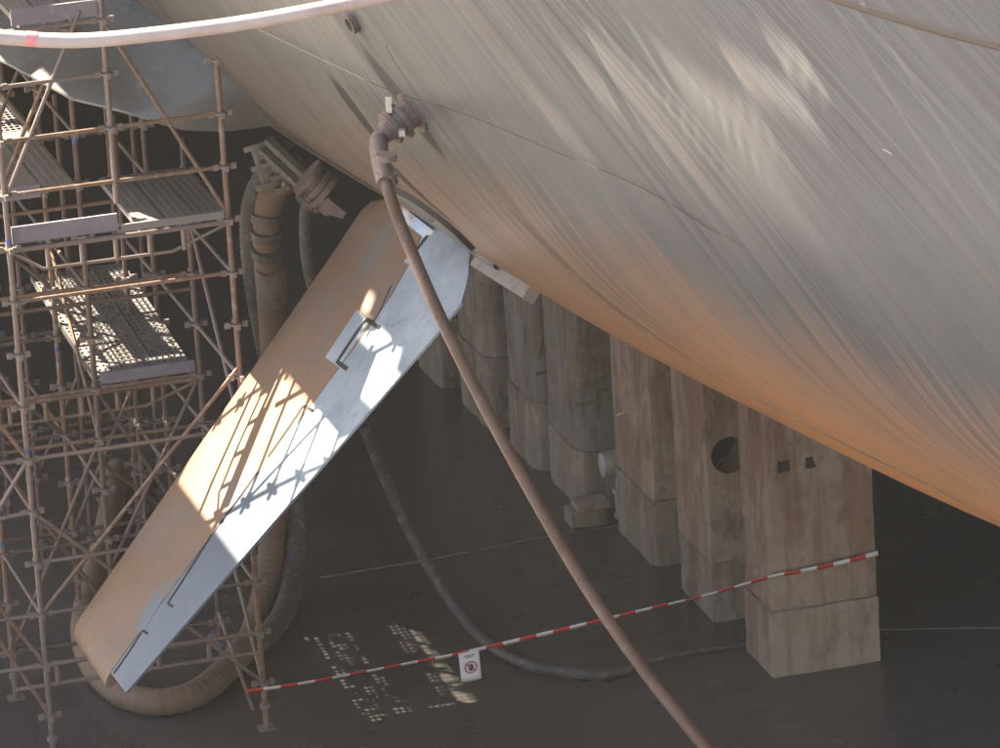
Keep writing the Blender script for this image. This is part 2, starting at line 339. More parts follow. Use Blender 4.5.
BANDS = [(45.92, 0.16, 0.65, (0.1, 0.085, 0.075)), (46.4, 0.1, 0.4, (0.16, 0.12, 0.09)), (46.65, 0.08, 0.4, (0.1, 0.098, 0.098))]
M['hull'] = m_hull()
def build_hull():
    root = empty("ship_hull", tuple(hull(46, 0))); inv = root.matrix_basis.inverted() if False else None
    ox, oy, oz = root.location
    tv = np.concatenate([np.arange(-14, -3, .5), np.arange(-3, 9.0, .12), np.arange(9., SEC[-1, 0], .6)])
    nu, nt = len(HU), len(tv); V = []; UVs = []; UVp = []
    us = np.concatenate([HU[HU < 40], np.arange(40, 44, .06), np.arange(44, 55.5, .03), HU[HU > 55.6]]); nu = len(us)
    for u in us:
        for t in tv:
            p = hull(u, t); w_ = u - streak_shift(t, u); h_ = 0.
            for (wc, tc, su, st_, amp) in RIDGES:
                if abs(w_ - wc) < 4 * su and abs(t - tc) < 3.5 * st_: h_ += amp * math.exp(-((w_ - wc) / su) ** 2 / 2 - ((t - tc) / st_) ** 2 / 2)
            if h_: p = p + h_ * hull_normal(u, t)
            V.append(p - np.array([ox, oy, oz])); UVp.append((u, t)); UVs.append((u - streak_shift(t, u), t))
    F = [(i * nt + j, (i + 1) * nt + j, (i + 1) * nt + j + 1, i * nt + j + 1) for i in range(nu - 1) for j in range(nt - 1)]
    o = mesh_obj("hull_plating", V, F, M['hull'], root, smooth=True); me = o.data
    for nm, src in (("plate", UVp), ("streak", UVs)):
        lay = me.uv_layers.new(name=nm); li = np.empty(len(me.loops), int); me.loops.foreach_get("vertex_index", li); lay.data.foreach_set("uv", np.array(src)[li].ravel())
    # far side and deck close the ship behind what shows
    n0 = nt; V2 = []; F2 = []
    for i in range(0, len(HU), 8):
        a = hull(HU[i], -14.); b = hull(HU[i], SEC[-1, 0] - .001); nx, ny = a[0] - b[0], a[1] - b[1]; l = math.hypot(nx, ny); nx /= l; ny /= l
        for p in ((a[0], a[1], a[2]), (a[0] + nx * 5, a[1] + ny * 5, 5.5), (a[0] + nx * 8, a[1] + ny * 8, 10), (a[0] + nx * 8, a[1] + ny * 8, b[2]), (b[0], b[1], b[2])): V2.append((p[0] - ox, p[1] - oy, p[2] - oz))
    k = len(V2) // 5
    for i in range(k - 1):
        for j in range(4): F2.append((i * 5 + j, i * 5 + j + 1, (i + 1) * 5 + j + 1, (i + 1) * 5 + j))
    mesh_obj("far_side", V2, F2, M['keel'], root)
    return root
ship = build_hull(); tag(ship, "huge weathered grey ship hull with orange bounce light painted low, curving over the dock floor", "ship")
SO = Vector(ship.location)
def on_hull(u, t, off=0.):
    p = hull(u, t) + off * hull_normal(u, t); return Vector(p)
def strip_on_hull(name, uts, width, h, m, parent=ship):
    """a bead that follows the plating through (u, t) points"""
    P = []; e, _ = even(spline([(a, b, 0) for a, b in uts], 8), .12)
    for q in e: P.append((on_hull(q.x, q.y, 0), Vector(hull_normal(q.x, q.y))))
    V = []; F = []
    for i, (p, n) in enumerate(P):
        T = (P[min(i + 1, len(P) - 1)][0] - P[max(i - 1, 0)][0]).normalized(); B = T.cross(n).normalized()
        for a, b in ((-1, -.01), (-.6, h), (.6, h), (1, -.01)): V.append(p + B * (a * width / 2) + n * b - SO)
    for i in range(len(P) - 1):
        for k in range(3): F.append((i * 4 + k, i * 4 + k + 1, i * 4 + k + 5, i * 4 + k + 4))
    return mesh_obj(name, V, F, m, parent, smooth=True)
M['seam'] = simple("seam_bead", (.10, .085, .075), (.15, .12, .10), 3, .6, 0, .2, c3=(.30, .2, .13))
M['strake'] = simple("brown_strake", (.075, .055, .045), (.11, .085, .075), 3, .55, 0, .15)
strip_on_hull("weld_seam", [(45.088, 3.965),(45.179, 3.749),(45.62, 2.909),(46.146, 1.994),(46.664, 1.199),(47.55, 0.766),(49.003, 0.6302),(50.093, 0.2937),(50.456, 0.03836)], .05, .004, M['seam'])
sk = strip_on_hull("side_strake", [(52.032, 5.946),(52.498, 5.938),(53.404, 5.94),(54.288, 5.968),(54.936, 6.001)], .09, .012, M['strake']); sk['label'] = "brown raised strake along the upper hull"
# small overboard pipe stub high on the plating
_u, _t = (44.63, 4.067)
MB().lathe(on_hull(_u, _t, -.03) - SO, hull_normal(_u, _t), [(0, .085), (.09, .085), (.09, .06), (.03, .06)], 16).build("overboard_pipe", M['seam'], ship)
# side gallery added out of view: boards shade the hull, hatches let sun flecks through
GZ = 14.4; GAL = [(44.15, 1.71, 0.34, 0.055), (44.15, 1.72, 0.34, 0.055), (45.1, 1.57, 0.34, 0.055), (45.0, 1.6, 0.34, 0.055), (46.2, 1.46, 0.34, 0.055), (46.2, 1.48, 0.34, 0.055), (47.5, 1.32, 0.34, 0.055), (47.5, 1.33, 0.34, 0.055), (42.85, 1.87, 0.34, 0.055), (42.85, 1.88, 0.34, 0.055), (45.6, 1.52, 0.34, 0.055), (45.55, 1.55, 0.34, 0.055), (46.85, 1.36, 0.34, 0.055), (46.9, 1.38, 0.34, 0.055), (44.85, 1.63, 0.34, 0.055), (44.95, 1.62, 0.34, 0.055), (44.25, 1.7, 0.34, 0.055), (44.25, 1.7, 0.34, 0.055), (45.7, 1.52, 0.34, 0.055), (45.7, 1.54, 0.34, 0.055), (31.5, 2.69, 0.2, 0.09), (31.9, 2.86, 0.2, 0.09), (32.1, 3.02, 0.2, 0.09), (32.4, 3.19, 0.2, 0.12), (32.9, 2.79, 0.2, 0.09), (33.2, 2.99, 0.2, 0.09), (33.5, 3.16, 0.2, 0.12), (33.6, 3.39, 0.2, 0.09), (33.9, 3.19, 0.2, 0.09), (32.7, 3.44, 0.2, 0.09), (33.2, 3.54, 0.2, 0.09)]
def shade_gallery():
    open_at = []
    open_at = list(GAL)
    o = MB(); hs = MB(); t = np.interp(GZ, SEC[:, 2], SEC[:, 0]); du = .42
    for i in range(int(8 / du), int(60 / du)):
        u = i * du; p = on_hull(u, t); n = Vector(hull_normal(u, t)); n.z = 0; n.normalize(); T = Vector((n.y, -n.x, 0)) * -1
        Mx = Matrix((T, n, Vector((0, 0, 1)))).transposed(); d = -.05
        for L in ((.2,) * 20 if u < 35.2 else ((.2,) * 16 if 38.9 < u < 40.6 else ((.1,) * 26 if u > 40 else (.2,) * 8))):
            if not any(abs(u - a) < w and abs(d + L / 2 - b) < h for a, b, w, h in open_at): o.box(p + n * (d + L / 2) - SO, (du - .004, L - .004, .05), M=Mx)
            d += L
        if i % 6 == 0: MB().box(p + n * (1.95 if u < 35.2 else .72) - SO + Vector((0, 0, -.10)), (.06, 4.0 if u < 35.2 else 1.5, .12), M=Mx).build("gallery_shade_bracket", M['tube_dark'], ship, smooth=False)
    a = o.build("gallery_shade_boards", M['timber'], ship, smooth=False); a['kind'] = 'stuff'
shade_gallery()
# bilge keel: forward plate that ends short of the fin
def plate(name, quad, th, m, parent, origin):
    q = [Vector(p) - origin for p in quad]; n = (q[1] - q[0]).cross(q[-1] - q[0]).normalized() * th / 2
    k = len(q); V = [p + n for p in q] + [p - n for p in q]
    F = [tuple(range(k)), tuple(range(2 * k - 1, k - 1, -1))] + [(i, i + k, (i + 1) % k + k, (i + 1) % k) for i in range(k)]
    return mesh_obj(name, V, F, m, parent)
def bilge_keel():
    _r0 = [(38.628, 1.027),(38.897, 1.719),(38.601, 2.062),(37.862, 2.311),(36.78, 2.503),(35.278, 2.59)]
    inner = [on_hull(a, b, -.06) for a, b in _r0]
    w = [0.02, .55, .95, 1.25, 1.3, 1.3]; od = Vector((-.9, -.235, -.36)).normalized()
    V = []; F = []
    e, s = even(spline(inner, 8), .15); L = s[-1]
    for p, d in zip(e, s):
        ww = np.interp(d, [0, .25, .6, 1.0, 1.5, L], [.02, .42, .74, .98, 1.25, 1.7])
        for k in range(5):
            q = p + od * (ww * k / 4) - SO; V += [q + Vector((0, 0, .012)), q - Vector((0, 0, .012))]
    for i in range(len(e) - 1):
        for k in range(4):
            a = i * 10 + 2 * k; F += [(a, a + 2, a + 12, a + 10), (a + 1, a + 11, a + 13, a + 3)]
        a = i * 10; F += [(a + 8, a + 9, a + 19, a + 18)]
    F += [(0, 1, 3, 2), (2, 3, 5, 4), (4, 5, 7, 6), (6, 7, 9, 8)]
    return smooth_by_angle(mesh_obj("bilge_keel", V, F, M['keel'], ship), 30)
bk = bilge_keel(); bk['label'] = "blue grey bilge keel plate behind the scaffold"
# aft bilge keel bar, pale, right of the fin root
a0, a1 = Vector((-0.1157, -3.583, 5.17)), Vector((0.3319, -4.697, 5.178)); dr = (a1 - a0).normalized(); nn = Vector((-.60, -.30, -.74)).normalized()
up = nn.cross(dr).normalized(); B = Matrix((dr, nn, up)).transposed()
M['pale'] = simple("pale_pink_paint", (.27, .235, .22), (.35, .31, .29), 2, .6, 0, .2, c3=(.22, .17, .15))
MB().box((a0 + a1) / 2 - SO + nn * .02, ((a1 - a0).length, .14, .12), M=B).build("pale_keel_bar", M['pale'], ship, smooth=False)

# ------------------------------------------------------------------ the stabiliser fin
FR = Vector((-0.608, -2.274, 5.04)); FT = Vector((-3.841, -3.152, 1.46)); FS = (FT - FR).normalized()
FN = FS.cross(Vector((.26, -.966, 0))).normalized(); FC = FN.cross(FS).normalized()
if FC.y > 0: FC = -FC
if FN.z < 0: FN = -FN
fin = bpy.data.objects.new("stabilizer_fin", None); link(fin); fin.matrix_world = Matrix.Translation(FR) @ Matrix((FS, FC, FN)).transposed().to_4x4() @ Matrix.Scale(.965, 4)
tag(fin, "tan and blue grey stabilizer fin slanting down from the hull, partly sunlit", "ship fin")
def cL(s): return np.interp(s, [-.3, .16, 5.17], [-1.43, -1.44, -.89])
def cD(s): return np.interp(s, [-.3, -.04, .22, .58, .9, 1.9, 3.4, 5.1], [.12, .26, .44, .58, .63, .66, .62, .68])
def cR(s): return np.interp(s, [-.3, .4, 5.1], [1.76, 1.79, 1.14])
def thick(s): return np.interp(s, [-.3, 5.15], [.40, .20])
def fin_main():
    ss = list(np.linspace(-.02, 4.98, 40)) + [5.08, 5.14, 5.165]; V = []; F = []; prof = [(0, 0), (.012, .35), (.05, .68), (.14, .92), (.35, 1.0), (.62, .95), (.85, .82), (1, .72)]
    for s in ss:
        a, b, h = cL(s), cD(s), thick(s) / 2
        if s > 5: h *= math.sqrt(max(.05, 1 - ((s - 5) / .17) ** 2)); a += .10 * ((s - 5) / .165) ** 2
        if s < .2: a += .35 * (1 - (s + .02) / .22) ** 2 + .1 * (1 - (s + .02) / .22)
        up = [(a + (b - a) * x, h * y * 2 - h * .72) for x, y in prof]; dn = [(a + (b - a) * x, -h * y * .72) for x, y in prof[1:]][::-1]
        for c, z in up + dn: V.append((s, c, z - thick(0) * .0))
    n = 15
    for i in range(len(ss) - 1):
        for k in range(n): F.append((i * n + k, i * n + (k + 1) % n, (i + 1) * n + (k + 1) % n, (i + 1) * n + k))
    F.append(tuple(range(n))); F.append(tuple((len(ss) - 1) * n + k for k in range(n - 1, -1, -1)))
    o = mesh_obj("main_plate", V, F, M['fin'], fin); return smooth_by_angle(o, 40)
fin_main()
def ztop(s, x=1.): return thick(s) / 2 * (.72 * 2 - .72) * x
# flap: trailing part, butted against the main plate
def fin_flap():
    knots = [(-.20, .05), (.0, .01), (.22, .008), (.58, .008), (.9, .008), (1., .008), (2., .008), (3., .008), (4., .008), (5.03, .012)]
    V = []; F = []
    for s, off in knots:
        a = cD(s) + off; b = cR(s)
        if s < -.05: b -= .62
        elif s < .05: b -= .25
        h = ztop(s) - .003
        for x, z in ((0, h), (.35, h * .82), (.75, h * .45), (1, .012), (1, -.012), (.5, -h * .6), (0, -h)): V.append((s, a + (b - a) * x, z))
    n = 7
    for i in range(len(knots) - 1):
        for k in range(n): F.append((i * n + k, i * n + (k + 1) % n, (i + 1) * n + (k + 1) % n, (i + 1) * n + k))
    F.append(tuple(range(n))); F.append(tuple((len(knots) - 1) * n + k for k in range(n - 1, -1, -1)))
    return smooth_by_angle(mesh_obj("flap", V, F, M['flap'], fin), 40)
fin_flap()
def surf(s, c):
    a, d, b = cL(s), cD(s), cR(s); h = thick(s) / 2
    if c < d:
        x = (c - a) / (d - a); return h * np.interp(x, [0, .012, .05, .14, .35, .62, .85, 1], [0, .35, .68, .92, 1., .95, .82, .72]) * (2 if False else 1) * 2 - h * .72 if x > .05 else 0.
    x = (c - d) / (b - d); return (ztop(s) - .003) * np.interp(x, [0, .35, .75, 1], [1, .82, .45, .05])
def groove(pts, w, m, name, lift=.004):
    """a shallow strip that follows the fin's face"""
    e, _ = even([Vector((a, b, 0)) for a, b in pts], .06); V = []; F = []
    for i, p in enumerate(e):
        T = (e[min(i + 1, len(e) - 1)] - e[max(i - 1, 0)]).normalized(); B = Vector((-T.y, T.x, 0))
        for k in (-1, 1):
            q = p + B * (w / 2 * k); z = surf(q.x, q.y); V += [(q.x, q.y, z + lift), (q.x, q.y, z - .05)]
    for i in range(len(e) - 1):
        a = 4 * i; F += [(a, a + 2, a + 6, a + 4), (a, a + 4, a + 5, a + 1), (a + 2, a + 3, a + 7, a + 6)]
    F += [(0, 1, 3, 2), (len(V) - 4, len(V) - 2, len(V) - 1, len(V) - 3)]
    return mesh_obj(name, V, F, m, fin)
def face_patch(poly, m, name, lift=.0025):
    """a plate let into the fin's face: corners in span and chord"""
    (s0, c0), (s1, c1), (s2, c2), (s3, c3) = poly; V = []; F = []; n = 6
    for i in range(n + 1):
        for j in range(n + 1):
            a, b = i / n, j / n; s = (s0 * (1 - a) + s1 * a) * (1 - b) + (s3 * (1 - a) + s2 * a) * b; c = (c0 * (1 - a) + c1 * a) * (1 - b) + (c3 * (1 - a) + c2 * a) * b
            V.append((s, c, surf(s, c) + lift))
    k = len(V); V += [(x, y, z - .02) for x, y, z in V]
    for i in range(n):
        for j in range(n):
            q = i * (n + 1) + j; F += [(q, q + 1, q + n + 2, q + n + 1), (q + k, q + n + 1 + k, q + n + 2 + k, q + 1 + k)]
    ring = [j for j in range(n + 1)] + [(i + 1) * (n + 1) - 1 for i in range(1, n + 1)] + [n * (n + 1) + j for j in range(n - 1, -1, -1)] + [i * (n + 1) for i in range(n - 1, 0, -1)]
    for i in range(len(ring)): a, b = ring[i], ring[(i + 1) % len(ring)]; F.append((a, a + k, b + k, b))
    return mesh_obj(name, V, F, m, fin)
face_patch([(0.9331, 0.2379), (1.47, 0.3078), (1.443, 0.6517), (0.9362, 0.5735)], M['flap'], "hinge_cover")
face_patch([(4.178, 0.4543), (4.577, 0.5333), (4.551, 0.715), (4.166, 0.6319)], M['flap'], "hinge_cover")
for pts, w in (([(0.9068, 0.8288), (0.937, 0.5027), (1.124, 0.5111), (1.418, 0.5546), (1.4, 0.8058)], .045), ([(1.908, 0.7783), (1.935, 0.5422), (2.162, 0.5727), (2.523, 0.5939)], .030), ([(2.683, 0.6112), (3.025, 0.6214), (3.3, 0.6185)], .014), ([(3.427, 0.6293), (3.826, 0.7078), (4.171, 0.7688), (4.156, 0.8941)], .026), ([(4.51, 0.8142), (4.526, 0.6885), (4.757, 0.7343), (5.011, 0.7558)], .024), ([(-0.02678, 0.3988), (0.06696, 0.4029), (0.1942, 0.4137)], .05)):
    groove(pts, w, M['gap'], "hinge_slot", .006)
groove([(0.1607, 0.4071), (0.2946, 0.4334)], .07, M['flap'], "hinge_edge", .012); groove([(0.5422, 0.4749), (0.8221, 0.629), (0.9221, 0.6486)], .012, M['gap'], "hinge_slot", .004)
# shank and fairing at the root
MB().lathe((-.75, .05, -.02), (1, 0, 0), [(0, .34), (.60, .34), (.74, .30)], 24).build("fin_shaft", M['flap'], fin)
MB().lathe((-.10, .05, -.02), (1, 0, 0), [(0, .42), (.06, .42), (.06, .36), (.11, .36)], 24).build("shaft_collar", M['steel'], fin)

# fin recess on the hull: grey curved rim and dark pocket
strip_on_hull("fin_box_rim", [(41.899, 1.29),(42.444, 1.37),(42.256, 1.024),(42.497, 0.8953),(42.159, 0.4889),(42.472, 0.2881)], .30, .03, M['keel'])
strip_on_hull("fin_box_seal", [(42.177, 1.487),(42.764, 1.568),(43.144, 1.505),(43.3, 1.312),(43.072, 0.9519)], .05, .045, M['gap'])

# ------------------------------------------------------------------ keel blocks
E2 = Vector((.966, .26, 0)); E1 = Vector((-.26, .966, 0)); YAW = math.atan2(.26, .966)
def bevel_box(name, x0, x1, y0, y1, z0, z1, m, parent, bev=.02, seg=2, jag=.006):
    bm = bmesh.new(); bmesh.ops.create_cube(bm, size=1.)
    for v in bm.verts: v.co = Vector(((x0 + x1) / 2 + v.co.x * (x1 - x0), (y0 + y1) / 2 + v.co.y * (y1 - y0), (z0 + z1) / 2 + v.co.z * (z1 - z0)))
    if bev > .05:
        ed = [e for e in bm.edges if abs(e.verts[0].co.z - e.verts[1].co.z) > .1]
        bmesh.ops.bevel(bm, geom=ed, offset=bev, segments=4, affect='EDGES', profile=.5)
        bmesh.ops.bevel(bm, geom=[e for e in bm.edges if abs(e.verts[0].co.z - e.verts[1].co.z) < .01 and len(e.link_faces) == 2 and e.calc_face_angle(0) > 1.2], offset=.012, segments=1, affect='EDGES')
    else: bmesh.ops.bevel(bm, geom=bm.edges[:], offset=bev, segments=seg, affect='EDGES', profile=.5)
    bmesh.ops.subdivide_edges(bm, edges=[e for e in bm.edges if e.calc_length() > .3], cuts=5, use_grid_fill=True)
    for v in bm.verts:
        v.co += Vector([random.uniform(-jag, jag) for _ in range(3)])
        if len({round(f.normal.x) * 9 + round(f.normal.y) * 3 + round(f.normal.z) for f in v.link_faces}) > 1 and random.random() < .35: v.co += (Vector(((x0 + x1) / 2, (y0 + y1) / 2, v.co.z)) - v.co) * random.uniform(.01, .035)
    me = bpy.data.meshes.new(name); bm.to_mesh(me); bm.free(); me.materials.append(m)
    return smooth_by_angle(link(bpy.data.objects.new(name, me), parent), 30)
_BU = [(u, hull(u, t)) for u in np.arange(30, 56, .3) for t in np.arange(-9, .6, .15)]
_BX = np.array([p for _, p in _BU])
def hull_over(x, y):
    d = (_BX[:, 0] - x) ** 2 + (_BX[:, 1] - y) ** 2; k = np.argsort(d)[:6]; return float(_BX[k, 2].min())
def block(x, y, w, d, zs, ms, label, bev=.02, group="keel blocks under the hull"):
    zs = list(zs)
    if len(zs) > 2: zs[-1] = min(hull_over(x + .966 * a * w - .26 * b * d, y + .26 * a * w + .966 * b * d) for a in (0, .5, 1) for b in (0, .5, 1)) + .0
    root = empty("keel_block", (x, y, 0), YAW); tag(root, label, "keel block", group); ps = []
    for i in range(len(zs) - 1):
        g = .012 * i; ps.append(bevel_box("block_course", g, w - g, g, d - g, zs[i] + (.004 if i else -.05), zs[i + 1], ms[i], root, bev))
    return root, ps
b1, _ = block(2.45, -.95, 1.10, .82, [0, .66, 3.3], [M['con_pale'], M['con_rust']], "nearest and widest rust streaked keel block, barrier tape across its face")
for x, w in ((.14, .12), (.42, .16), (.86, .10)): box_obj("pocket_shade_plate", (x + w / 2, .03, 2.12), (w, .04, .11), M['gap'], b1)  # dark plates stand for the shade inside the lifting pockets
# second block: a round hole through its upper course
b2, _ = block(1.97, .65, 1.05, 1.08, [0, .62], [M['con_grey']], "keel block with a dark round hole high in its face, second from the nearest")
def holed(parent, w, d, z0, z1, hx, hz, hr, m):
    n = 32; V = []; F = []
    def edge_pt(a):
        c, s = math.cos(a), math.sin(a); k = 1e9
        if c > 1e-6: k = min(k, (w - hx) / c)
        if c < -1e-6: k = min(k, -hx / c)
        if s > 1e-6: k = min(k, (z1 - hz) / s)
        if s < -1e-6: k = min(k, (z0 - hz) / s)
        return hx + c * k, hz + s * k
    angs = sorted(set([2 * math.pi * i / n for i in range(n)] + [math.atan2(zz - hz, xx - hx) % (2 * math.pi) for xx in (0, w) for zz in (z0, z1)])); k = len(angs)
    for a in angs:
        ex, ez = edge_pt(a); cx, cz = hx + hr * math.cos(a), hz + hr * math.sin(a)
        V += [(ex, 0, ez), (cx, 0, cz), (cx, .5, cz), (ex, d, ez)]
    for i in range(k):
        j = (i + 1) % k; F += [(4 * i, 4 * j, 4 * j + 1, 4 * i + 1), (4 * i + 1, 4 * j + 1, 4 * j + 2, 4 * i + 2), (4 * i, 4 * i + 3, 4 * j + 3, 4 * j)]
    F += [tuple(4 * i + 2 for i in range(k)), tuple(4 * i + 3 for i in range(k - 1, -1, -1))]
    return mesh_obj("block_course", V, F, m, parent)
holed(b2, 1.04, 1.07, .626, hull_over(2.4, 1.2) - .02, .235, 1.72, .19, M['con_rust'])
box_obj("hole_shade_plate", (.235, .46, 1.72), (.44, .03, .44), M['gap'], b2)  # dark plate added in the hole to paint its inner shade
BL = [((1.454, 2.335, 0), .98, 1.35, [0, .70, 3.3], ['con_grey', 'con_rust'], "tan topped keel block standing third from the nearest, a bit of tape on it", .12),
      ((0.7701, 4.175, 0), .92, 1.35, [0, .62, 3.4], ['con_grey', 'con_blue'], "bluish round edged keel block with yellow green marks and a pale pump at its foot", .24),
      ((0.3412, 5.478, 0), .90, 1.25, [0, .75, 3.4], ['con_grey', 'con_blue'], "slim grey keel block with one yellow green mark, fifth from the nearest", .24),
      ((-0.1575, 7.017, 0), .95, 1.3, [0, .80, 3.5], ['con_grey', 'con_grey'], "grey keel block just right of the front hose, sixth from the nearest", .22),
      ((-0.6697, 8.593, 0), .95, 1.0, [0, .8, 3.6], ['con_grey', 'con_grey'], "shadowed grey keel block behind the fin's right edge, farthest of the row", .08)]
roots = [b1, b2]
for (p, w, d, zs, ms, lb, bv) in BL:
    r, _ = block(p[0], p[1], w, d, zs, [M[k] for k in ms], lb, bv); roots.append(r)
# painted marks
def marks(root, strokes):
    for x, z, w, h, a in strokes:
        Mx = Matrix.Rotation(a, 3, 'Y'); MB().box((x, -.004, z), (w, .01, h), M=Mx).build("paint_mark", M['graffiti'], root, smooth=False)
marks(roots[3], [(.10, 1.18, .22, .035, .05), (.24, 1.30, .03, .26, .1), (.27, 1.42, .16, .03, -.3), (.30, 1.30, .14, .03, .2)])
marks(roots[4], [(.16, 1.12, .24, .03, 0), (.20, 1.20, .03, .22, 0), (.12, 1.42, .03, .3, .25)])
# pump at the foot of the bluish block
pr = empty("bilge_pump", (0.7995, 3.793, 0), YAW); tag(pr, "pale grey pump and pipe on a plinth at the foot of a block", "pump")
bevel_box("plinth", -.18, .20, -.12, .2, 0, .17, M['pale_grey'] if 'pale_grey' in M else M['con_grey'], pr, .015)
bevel_box("plinth_cap", -.10, .24, -.10, .2, .172, .24, M['con_pale'], pr, .01)
M['zinc'] = simple("dull_zinc", (.38, .37, .37), (.48, .47, .47), 6, .5, .2, .1)
MB().lathe((.36, -.12, .06), (0, 0, 1), [(0, .085), (.05, .085), (.05, .065), (.28, .065), (.28, .085), (.32, .085), (.32, .05), (.56, .05)], 16).build("riser_pipe", M['zinc'], pr)
MB().lathe((.15, -.12, .66), (1, 0, 0), [(0, .06), (.02, .13), (.22, .15), (.30, .13)], 18).build("pump_head", M['zinc'], pr)

# ------------------------------------------------------------------ scaffold
G = Vector((-4.42, -2.0, 0)); scaf = empty("scaffold_tower", G, YAW); tag(scaf, "tall steel tube scaffold with perforated decks beside the fin", "scaffold")
def zk(k): return -.044 + .5105 * k
PX, PY = 1.034, 1.8
def node(i, j, k): return Vector((i * PX, j * PY, zk(k)))
def std_mesh(h): return MB().tube([(0, 0, 0), (0, 0, h)], .028, 10)
ros = MB(); ros.lathe((0, 0, -.008), (0, 0, 1), [(0, .062), (.016, .062)], 12)
for a in (0, 1): ros.box((.085 if a == 0 else -.085, 0, 0), (.05, .035, .055))
ros.box((0, .085, 0), (.035, .05, .055)); ros.box((0, -.085, 0), (.035, .05, .055))
ros_src = None
def standard(i, j, z0, z1, m, bands=(), x=None, y=None, nodes=True):
    global ros_src
    o = std_mesh(z1 - z0).build("standard", m, scaf); o.location = (i * PX if x is None else x, j * PY if y is None else y, z0)
    if z0 == 0:
        b = MB().box((0, 0, .006), (.16, .16, .012)).lathe((0, 0, .01), (0, 0, 1), [(0, .026), (.2, .026), (.2, .05), (.24, .05)], 10).build("base_jack", M['coupler'], o)
    if nodes:
        for k in range(0, 20):
            if z0 + .3 <= zk(k) <= z1 - .05:
                if ros_src is None: ros_src = ros.build("rosette", M['coupler'], o); ros_src.location = (0, 0, zk(k) - z0)
                else: share(ros_src, "rosette", o, (0, 0, zk(k) - z0))
    for b in bands: MB().tube([(0, 0, b - z0 - .03), (0, 0, b - z0 + .03)], .0295, 10).build("paint_band", M['blue'], o)
    return o
def bar(name, a, b, m, r=.021, parent=scaf):
    a, b = Vector(a), Vector(b); return MB().tube([a, b], r, 8).build(name, m, parent)
T_, TR, TD = M['tube'], M['tube_rust'], M['tube_dark']
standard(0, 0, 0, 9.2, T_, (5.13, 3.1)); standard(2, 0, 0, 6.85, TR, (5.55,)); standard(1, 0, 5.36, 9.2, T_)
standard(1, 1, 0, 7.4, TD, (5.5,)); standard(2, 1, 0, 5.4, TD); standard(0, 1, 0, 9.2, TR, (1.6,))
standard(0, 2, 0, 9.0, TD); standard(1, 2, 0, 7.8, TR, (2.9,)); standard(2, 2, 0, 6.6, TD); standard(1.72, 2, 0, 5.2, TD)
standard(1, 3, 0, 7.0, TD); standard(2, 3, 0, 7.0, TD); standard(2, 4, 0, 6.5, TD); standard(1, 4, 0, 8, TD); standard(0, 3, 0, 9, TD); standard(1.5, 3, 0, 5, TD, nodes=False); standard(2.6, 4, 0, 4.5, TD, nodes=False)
# ledgers across
for k, m in ((2, T_), (3, T_), (4, T_), (6, T_), (9, TR), (11, TR), (12, TR)): bar("ledger", node(0, 0, k), node(2, 0, k), m)
for k, m in ((5, TR), (7.7, TD), (6, TR), (3, TD), (8, TR), (1, TD), (9.6, TR)): bar("ledger", node(0, 1, k), node(2, 1, k), m)
for k, m in ((2, TD), (4, TD), (6, TD), (8, TD), (10, TD), (12, TR)): bar("ledger", node(-.6, 2, k), node(2, 2, k), m)
for k, m in ((3, TD), (5, TD), (7, TD), (9, TD), (11, TD), (13, TD)): bar("ledger", node(-.6, 3, k), node(2, 3, k), m)
for k in (14, 13): bar("ledger", node(-.4, 0, k), node(1, 0, k), T_)
bar("ledger", node(-.6, 0, 3), node(0, 0, 3), T_); bar("ledger", node(-.6, 0, 6), node(0, 0, 6), T_); bar("ledger", node(-.6, 0, 2), node(0, 0, 2), T_); bar("ledger", node(-.6, 0, 4.9), node(0, 0, 5), T_)
# ledgers along
for i, ks in ((0, (3, 5, 7)), (1, (4, 8, 11)), (2, (3, 5, 7, 9))):
    for k in ks: bar("ledger", node(i, 0 if i != 1 else 1, k), node(i, 3, k), TD if i < 2 else T_)
# braces
bar("diagonal_brace", node(0, 0, 3), node(2, 0, 7.2), TR); bar("diagonal_brace", node(0, 0, 5), node(2, 0, 1), T_)
bar("diagonal_brace", node(0, 0, 6), node(-.6, 0, 4.3), T_); bar("diagonal_brace", node(-.6, 0, 8), node(0, 0, 6), TR); bar("diagonal_brace", node(0, 0, 2), node(-.6, 0, 4), TR)
bar("diagonal_brace", node(1, 0, 14), node(2, 0, 10.1), TR); bar("diagonal_brace", node(0.02, 0, 11), node(.8, 0, 14.2), T_)
bar("diagonal_brace", node(2, 1, 9.2), node(2, 0, 5.6), T_); bar("diagonal_brace", node(2, 1, 4.4), node(2, 0, 1), T_); bar("diagonal_brace", node(2, 1, 1.2), node(2, 0, -.4), TR)
bar("diagonal_brace", node(1, 1, 6), node(2, 1, 2.2), TD); bar("diagonal_brace", node(2, 1, 6), node(1, 1, 2.4), TD); bar("diagonal_brace", node(1, 1, 1), node(2, 1, 4.6), TR)
bar("diagonal_brace", node(0, 1, 5), node(1, 1, 1.4), TD); bar("diagonal_brace", node(0, 1, 1), node(1, 1, 5), TD)
bar("diagonal_brace", node(0, 2, 6), node(2, 2, 2), TD); bar("diagonal_brace", node(1, 2, 2), node(2, 2, 6), TD); bar("diagonal_brace", node(0, 2, 9), node(2, 2, 5), TD); bar("diagonal_brace", node(1, 3, 2), node(2, 3, 6), TD); bar("diagonal_brace", node(1, 3, 7), node(2, 3, 3), TD)
bar("diagonal_brace", node(1, 2, 8), node(1, 1, 5), TR); bar("diagonal_brace", node(0, 1, 9), node(1, 1, 13), TR); bar("diagonal_brace", node(0, 2, 13), node(1, 2, 10), TR); bar("diagonal_brace", node(0, 2, 8), node(1, 2, 12), TD)
bar("diagonal_brace", node(0, 0, 1), node(-.5, 0, 3), TR)
